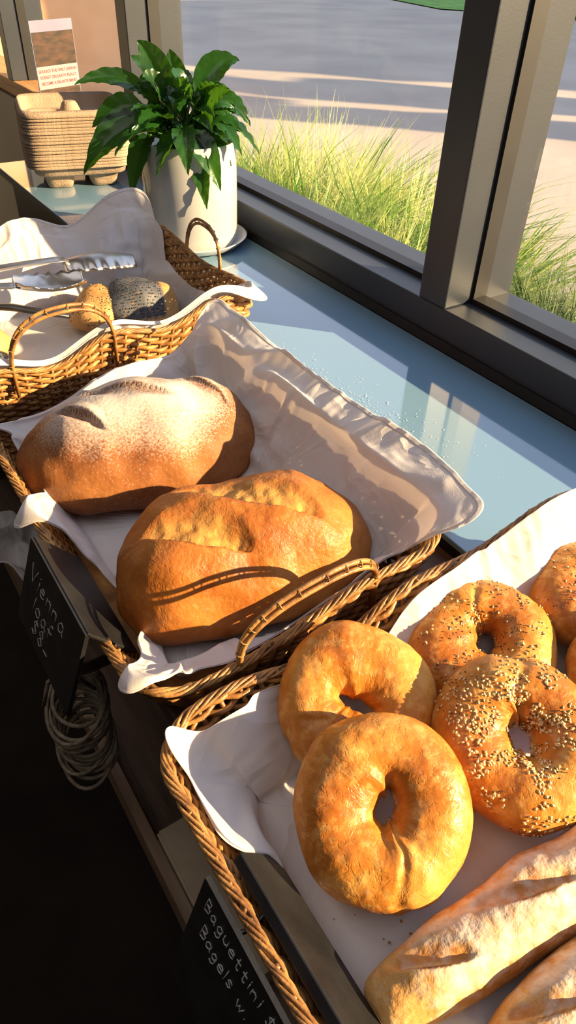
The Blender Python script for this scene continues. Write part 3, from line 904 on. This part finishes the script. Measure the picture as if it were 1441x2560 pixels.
# ------------------------------------------------------------------ signs
G = {'V': [[(0, 1), (.3, 0), (.62, 1)]], 'i': [[(.1, .55), (.1, 0)], [(.1, .78), (.11, .82)]],
     'e': [[(.05, .3), (.45, .33), (.4, .52), (.2, .56), (.04, .35), (.08, .08), (.25, 0), (.46, .1)]],
     'n': [[(.05, .55), (.05, 0)], [(.05, .38), (.2, .55), (.38, .5), (.43, 0)]],
     'a': [[(.42, .48), (.2, .56), (.04, .3), (.12, .02), (.3, .06), (.42, .3), (.42, .55), (.42, .1), (.5, 0)]],
     'l': [[(.1, 1), (.1, 0)]], 'o': [[(.25, .55), (.06, .4), (.08, .1), (.25, 0), (.43, .12), (.43, .42), (.25, .55)]],
     'f': [[(.42, .95), (.27, 1), (.18, .8), (.18, 0)], [(.02, .5), (.4, .5)]],
     '$': [[(.45, .8), (.25, .92), (.06, .75), (.42, .35), (.25, .08), (.03, .2)], [(.25, 1.05), (.25, -.05)]],
     '8': [[(.25, .5), (.07, .72), (.25, .98), (.43, .72), (.07, .25), (.25, 0), (.44, .25), (.25, .5)]],
     '-': [[(.05, .4), (.45, .42)]], 'B': [[(.05, 0), (.05, 1), (.42, .9), (.38, .6), (.05, .52), (.47, .42), (.45, .1), (.05, 0)]],
     'g': [[(.42, .48), (.2, .56), (.05, .3), (.15, .04), (.35, .1), (.42, .55), (.42, -.2), (.25, -.38), (.05, -.28)]],
     'u': [[(.05, .55), (.07, .12), (.25, 0), (.42, .15), (.42, .55), (.44, 0)]],
     't': [[(.2, .9), (.2, .1), (.3, 0), (.42, .06)], [(.03, .6), (.42, .6)]],
     's': [[(.4, .5), (.2, .56), (.08, .42), (.38, .2), (.25, 0), (.05, .06)]],
     'w': [[(0, .55), (.12, 0), (.27, .45), (.42, 0), (.56, .55)]], '.': [[(.1, 0), (.12, .03)]],
     '5': [[(.42, .95), (.1, .95), (.08, .55), (.38, .5), (.4, .1), (.05, .05)]], '0': [[(.25, .95), (.06, .6), (.1, .1), (.25, 0), (.42, .2), (.4, .75), (.25, .95)]],
     ' ': []}
ADV = {'i': .27, 'l': .27, '.': .25, 'w': .7, 'V': .7, 'f': .5, ' ': .4}
def slab(mb, A, B, W, th):
    d = (B - A).normalized(); n = V((d.z, 0, -d.x)) * th; vs = []
    for y in (-W / 2, W / 2):
        vs += [A + n + V((0, y, 0)), A - n + V((0, y, 0)), B - n + V((0, y, 0)), B + n + V((0, y, 0))]
    mb.add(vs, [(0, 1, 2, 3), (7, 6, 5, 4), (0, 4, 5, 1), (1, 5, 6, 2), (2, 6, 7, 3), (3, 7, 4, 0)])
def sign(name, label, base, y0, y1, lines, size, A, Bo, Ai, Bi, thi, adv):
    """front board A-Bo outside the rim, back block Ai-Bi inside the basket"""
    W = y1 - y0; t = empty(name, (base[0], (y0 + y1) / 2, base[1]))
    A, Bo, Ai, Bi = V(A), V(Bo), V(Ai), V(Bi)
    mb = MB(); slab(mb, A, Bo, W, .0018); mb.build('front_board', M['board'], t, False)
    mb = MB(); slab(mb, Ai, Bi, W, thi); o = mb.build('back_board', M['board'], t, False); bevel(o, .0012)
    if (A - Ai).length > .003:
        for y in (-W * .3, W * .3):
            mb = MB()
            mb.tube([A + V((0, y, -.006)), (A + Ai) / 2 + V((0, y, -.014)), Ai + V((0, y, -.006))], .0016, 6)
            mb.build('clip', M['dark_steel'], t)
    d = (Bo - A).normalized(); n = V((d.z, 0, -d.x)); n = n if n.x < 0 else -n
    mb = MB(); rnd = random.Random(4)
    for (txt, off, row) in lines:
        cx_ = off
        for ch in txt:
            jy = rnd.uniform(-.08, .08); sk = rnd.uniform(.05, .15); js = rnd.uniform(.92, 1.08)
            for st in G[ch]:
                pts = []
                st2 = []
                for a, bq in zip(st, st[1:]):
                    st2 += [a, ((a[0] + bq[0]) / 2 + rnd.uniform(-.02, .02), (a[1] + bq[1]) / 2)]
                st2.append(st[-1])
                for (gx, gy) in st2:
                    gx2 = gx * js + sk * gy; gy2 = gy * js + jy
                    yy = W / 2 - (cx_ + gx2 * size * adv); dist = row - gy2 * size
                    pts.append(A + d * dist + n * .0021 + V((0, yy, 0)))
                mb.tube(pts, .00042, 5)
            cx_ += ADV.get(ch, .58) * size * 1.08 * adv
    mb.build('chalk_writing', M['chalk'], t)
    tag(t, label, 'sign')
sign('price_sign', 'black chalk sign reading Vienna loaf on the two-loaf basket', (.074, .075), .374, .508,
     [('Vienna', .014, .034), ('loaf', .030, .058), ('$8-', .036, .080)], .018, (0, 0, 0), (-.030, 0, -.084), (0, 0, 0), (.036, 0, -.046), .0018, 1.35)
sign('price_sign', 'black chalk sign reading Baguettini and Bagels on the bagel basket', (.077, .064), -.005, .168,
     [('Baguettini $5.0', .008, .018), ('Bagels w. $5', .012, .039)], .0112, (-.0085, 0, .004), (-.040, 0, -.094), (.0110, 0, .007), (.037, 0, -.028), .004, 1.0)

# ------------------------------------------------------------------ pot plant
PC = V((.622, 1.262, 0))
b = MB(); b.lathe([(.001, .0205), (.075, .0205), (.093, .026), (.104, .037), (.106, .039), (.102, .0385), (.090, .031), (.07, .027), (.001, .027)], 64)
o = b.build('saucer', M['white_china'], None, True, (PC.x, PC.y, 0)); tag(o, 'white saucer under the grey plant pot', 'saucer')
t = empty('potted_plant', (PC.x, PC.y, .0275))
b = MB(); b.lathe([(.001, 0), (.080, 0), (.084, .003), (.0865, .02), (.0875, .09), (.087, .176), (.0855, .179), (.083, .178), (.082, .15), (.001, .149)], 72)
b.build('pot', M['glaze'], t)
b = MB(); b.lathe([(.0815, .156), (.05, .162), (.001, .166)], 40); b.build('soil', M['soil'], t)
S = .00068
Rh = V((.836, -.549, 0)); Fh = V((.514, .742, 0))
def lp(px, py, dep): return Rh * (px * S) + V((0, 0, .172 - (py + 22) * S)) - Fh * dep
lv = MB(); stm = MB(); rnd = random.Random(12)
def leaf(base, tip, width, lift, facing):
    base = V(base); tip = V(tip); mid = (base + tip) / 2 + V((0, 0, lift))
    n = 17; m = 9
    def sp_(t): return base * (1 - t) ** 2 + mid * (2 * t * (1 - t)) + tip * t * t
    fac = V(facing).normalized(); rows = []
    for i in range(n):
        t = i / (n - 1)
        T = (sp_(min(1, t + .02)) - sp_(max(0, t - .02))).normalized()
        Sd = T.cross(fac); Sd = Sd.normalized() if Sd.length > .05 else T.orthogonal().normalized()
        N = Sd.cross(T)
        if N.dot(fac) < 0: N = -N
        wv = 1.05 * width * (math.sin(PI * min(1, t ** .8))) ** .9 * (1 - .2 * t) + .0004
        rows.append([sp_(t) + Sd * (wv / 2 * q) + N * (abs(q) * wv * .2 + .0020 * math.sin(t * 34 - abs(q) * 6) * abs(q)) for q in [k / 4 - 1 for k in range(m)]])
    lv.grid(lambda i, j: rows[i][j], n, m)
    root = V((rnd.uniform(-.025, .025), rnd.uniform(-.025, .025), .155))
    c = V((lerp(root.x, base.x, .4), lerp(root.y, base.y, .4), lerp(root.z, base.z, .75)))
    stm.tube([root * (1 - q) ** 2 + c * (2 * q * (1 - q)) + base * q * q for q in [k / 8 for k in range(9)]], .0022, 6)
TC = V((-.36, -.55, .75))
L_ = [  # base px,py,depth, tip px,py,depth, width, lift
    (-40, -130, .0, -110, -245, .0, .050, .02), (30, -140, .02, 140, -210, .0, .048, .03), (-90, -130, .0, -272, -150, .02, .032, .035),
    (-90, -80, .05, -255, 35, .09, .060, .04), (70, -80, .02, 192, -5, .02, .042, .03), (70, -110, -.02, 165, -60, -.02, .042, .03),
    (20, -60, .06, 98, 62, .10, .048, .03), (35, -30, .07, 62, 105, .11, .034, .02), (-90, -50, .05, -140, 90, .09, .040, .03),
    (-20, -120, -.02, -38, -225, -.03, .044, .01), (-100, -100, .03, -235, -60, .04, .046, .03), (-60, -60, .07, -160, -20, .12, .050, .03),
    (0, -60, .05, -60, 25, .12, .044, .03), (20, -100, .0, 60, -180, -.02, .040, .01), (60, -80, .03, 150, -15, .07, .040, .03),
    (-50, -120, -.04, -150, -200, -.07, .040, .02), (40, -110, -.04, 110, -120, -.09, .042, .02), (0, -90, .02, 30, -140, .08, .044, .03),
    (-50, -120, .02, -90, -180, .06, .042, .02), (30, -60, .05, 120, 20, .04, .038, .02), (-90, -80, .0, -215, -10, -.01, .044, .03),
    (0, -70, .06, 20, 20, .12, .042, .035), (-30, -80, .04, -100, -70, .11, .046, .03), (40, -90, .03, 80, -70, .09, .042, .03)]
for k in range(56):
    a = rnd.uniform(0, 2 * PI); rr = rnd.uniform(50, 170)
    tx, ty = rr * math.cos(a), -75 + .85 * rr * math.sin(a)
    L_.append((tx * .45, lerp(-80, ty, .35) + rnd.uniform(-30, 10), .02, tx, ty, rnd.uniform(-.07, .10), rnd.uniform(.026, .038), rnd.uniform(.01, .025)))
for (a, bq, c, d, e, f, wd, lf) in L_:
    leaf(lp(a, bq, c), lp(d, e, f), wd, lf, TC + V((rnd.uniform(-.6, .6), rnd.uniform(-.6, .6), rnd.uniform(-.3, .3))))
lv.build('leaves', M['leaf'], t); stm.build('stems', M['stem'], t)
tag(t, 'leafy green plant in a pale grey glazed pot by the window', 'potted plant')

# ------------------------------------------------------------------ cup carriers
def tray_mesh():
    n = 64; hs = .118
    def P(i, j):
        x = i / (n - 1) * 2 - 1; y = j / (n - 1) * 2 - 1
        mx = max(abs(x), abs(y), 1e-6); s = mx / ((abs(x) ** 7 + abs(y) ** 7) ** (1 / 7) + 1e-9)
        X, Y = x * s * hs, y * s * hs
        if mx > .93:
            q = (mx - .93) / .07
            z = -.012 * q ** 1.3
        else:
            ax, ay = abs(abs(X) - .050), abs(abs(Y) - .050)
            d = (ax ** 4 + ay ** 4) ** .25
            z = -.060 * ss(.044, .026, d)
            cen = math.hypot(X, Y)
            well = ss(.93, .86, mx)
            z = min(z, -.030 * well * ss(.012, .03, cen))
            z = max(z, -.060)
        return V((X, Y, z))
    mb = MB(); mb.grid(P, n, n); return mb
base_tr = tray_mesh().build('cup_carrier', M['pulp'], None, True)
solid(base_tr, .0022, 0)
NT = 17; z0 = .0215 + .060
for i in range(NT):
    o = base_tr if i == 0 else base_tr.copy()
    if i: C.objects.link(o)
    o.location = (.590 + random.uniform(-.0015, .0015), 1.80 + random.uniform(-.0015, .0015), z0 + i * .0064)
    o.rotation_euler = (0, 0, math.radians(-14 + random.uniform(-.6, .6)))
    lab = 'brown pulp cup carrier in the middle of the stack behind the plant'
    if i == 0: lab = 'brown pulp cup carrier at the bottom of the stack, its feet on the shelf'
    if i == NT - 1: lab = 'brown pulp cup carrier topmost of the stack, its cup wells open'
    tag(o, lab, 'cup carrier', 'stacked cup carriers')

# ------------------------------------------------------------------ leaflet
t = empty('leaflet', (.778, 2.43, .081), math.radians(22))
tw, th_ = .158, .20
b = MB(); b.box(-tw / 2, tw / 2, -.001, .001, 0, th_); b.build('card', M['card'], t, False)
b = MB(); b.box(-tw / 2 + .002, tw / 2 - .002, -.0014, -.0011, .030, .088); b.build('text_panel', M['cardwhite'], t, False)
b = MB(); b.box(-tw / 2 + .002, tw / 2 - .002, -.0016, -.0011, .088, .172); b.build('printed_photo', M['photo'], t, False)
b = MB(); b.box(-tw / 2 + .002, tw / 2 - .002, -.0016, -.0011, .0, .030); b.build('printed_strip', M['photo'], t, False)
for k, s in enumerate(('SHOULD THE ONLY JARRAH', 'FOREST ON EARTH REALLY', 'BECOME A BAUXITE MINE?')):
    cu = bpy.data.curves.new('text', 'FONT'); cu.body = s; cu.size = .0112; cu.align_x = 'CENTER'; cu.offset = .0001
    to = bpy.data.objects.new('text', cu); C.objects.link(to)
    bpy.context.view_layer.update()
    me = bpy.data.meshes.new_from_object(to.evaluated_get(bpy.context.evaluated_depsgraph_get()))
    bpy.data.objects.remove(to)
    me.materials.clear(); me.materials.append(M['red'])
    lo_ = bpy.data.objects.new('printed_line', me); link(lo_, t)
    lo_.rotation_euler = (PI / 2, 0, 0); lo_.location = (0, -.0018, .072 - k * .0155)
tag(t, 'pale leaflet with a brown photo and red lettering standing on the timber sill', 'leaflet')

# ------------------------------------------------------------------ under the table
rnd = random.Random(2); b = MB()
turn = 15
pts = []
for i in range(turn * 28 + 1):
    k = i / 28; a = 2 * PI * k
    r = .030 + .009 * nz(k * .8, 1, 0); z = -.085 - .100 * (k / turn) + .013 * nz(k * 1.7, 2, 4)
    tl = .015 * nz(k * .9, 7, 1)
    pts.append((r * .9 * math.cos(a) + .008 * nz(k, 5, 2), r * 1.1 * math.sin(a) + .008 * nz(k, 9, 2), z + (.012 + tl) * math.sin(a + 1) + tl * math.cos(a)))
b.tube(pts, .0021, 6)
b.tube([(.02, .0, -.09), (.0, .0, -.05), (-.0, .0, -.042), (-.02, .0, -.05), (-.03, 0, -.08)], .0021, 6)
o = b.build('twine_coil', M['rope'], None, True, (.064, .45, 0))
tag(o, 'coil of pale twine hanging on the table front below the loaf sign', 'twine')
b = MB()
def P(i, j):
    x = i / 29; y = j / 29
    return V((.02 * math.sin(y * 9) * (1 - x) + .01 * nz(x * 5, y * 7, 1) - .05 + .11 * x, -.12 + .24 * y, -.30 + .06 * nz(x * 3, y * 4, 6) + .05 * (1 - x) + .03))
b.grid(P, 30, 30)
o = b.build('folded_cloth', M['cloth'], None, True, (.12, .84, 0)); solid(o, .001)
tag(o, 'crumpled pale cloth on the lower shelf at the left edge', 'cloth')
t = empty('paper_bag_stack', (.168, .28, -.304))
b = MB()
for i in range(9):
    dx = rnd.uniform(-.005, .005); b.box(-.070 + dx, .085 + dx, -.09, .09, i * .004, i * .004 + .0032)
b.build('bags', M['paper'], t, False)
tag(t, 'pile of brown paper bags on the lower shelf below the bagel basket', 'paper bags')

# ------------------------------------------------------------------ specks
rnd = random.Random(9); b = MB()
for i in range(420):
    q = rnd.random(); x = lerp(.50, .545, q) + rnd.gauss(0, .022); y = lerp(.80, .48, q) + rnd.gauss(0, .05)
    if x < .462 or x > .72: continue
    r = rnd.uniform(.0003, .0010) * (1.6 if rnd.random() < .08 else 1)
    c = V((x, y, .0207)); b.add([c + V((r * math.cos(k * PI / 3), r * math.sin(k * PI / 3), 0)) for k in range(6)] + [c + V((0, 0, r * .5))], [(k, (k + 1) % 6, 6) for k in range(6)])
o = b.build('flour_dust', M['flour']); tag(o, 'white flour specks spilt on the blue glass shelf', 'flour', kind='stuff')
b = MB()
for i in range(34):
    x = rnd.uniform(.13, .26); y = rnd.uniform(.06, .17); r = rnd.uniform(.0004, .0011)
    blob(b, (x, y, .0182), r, r, r * .7, i, .3, 4)
o = b.build('bread_crumbs', M['crumbm']); tag(o, 'brown crumbs scattered on the cloth under the bagels', 'crumbs', kind='stuff')
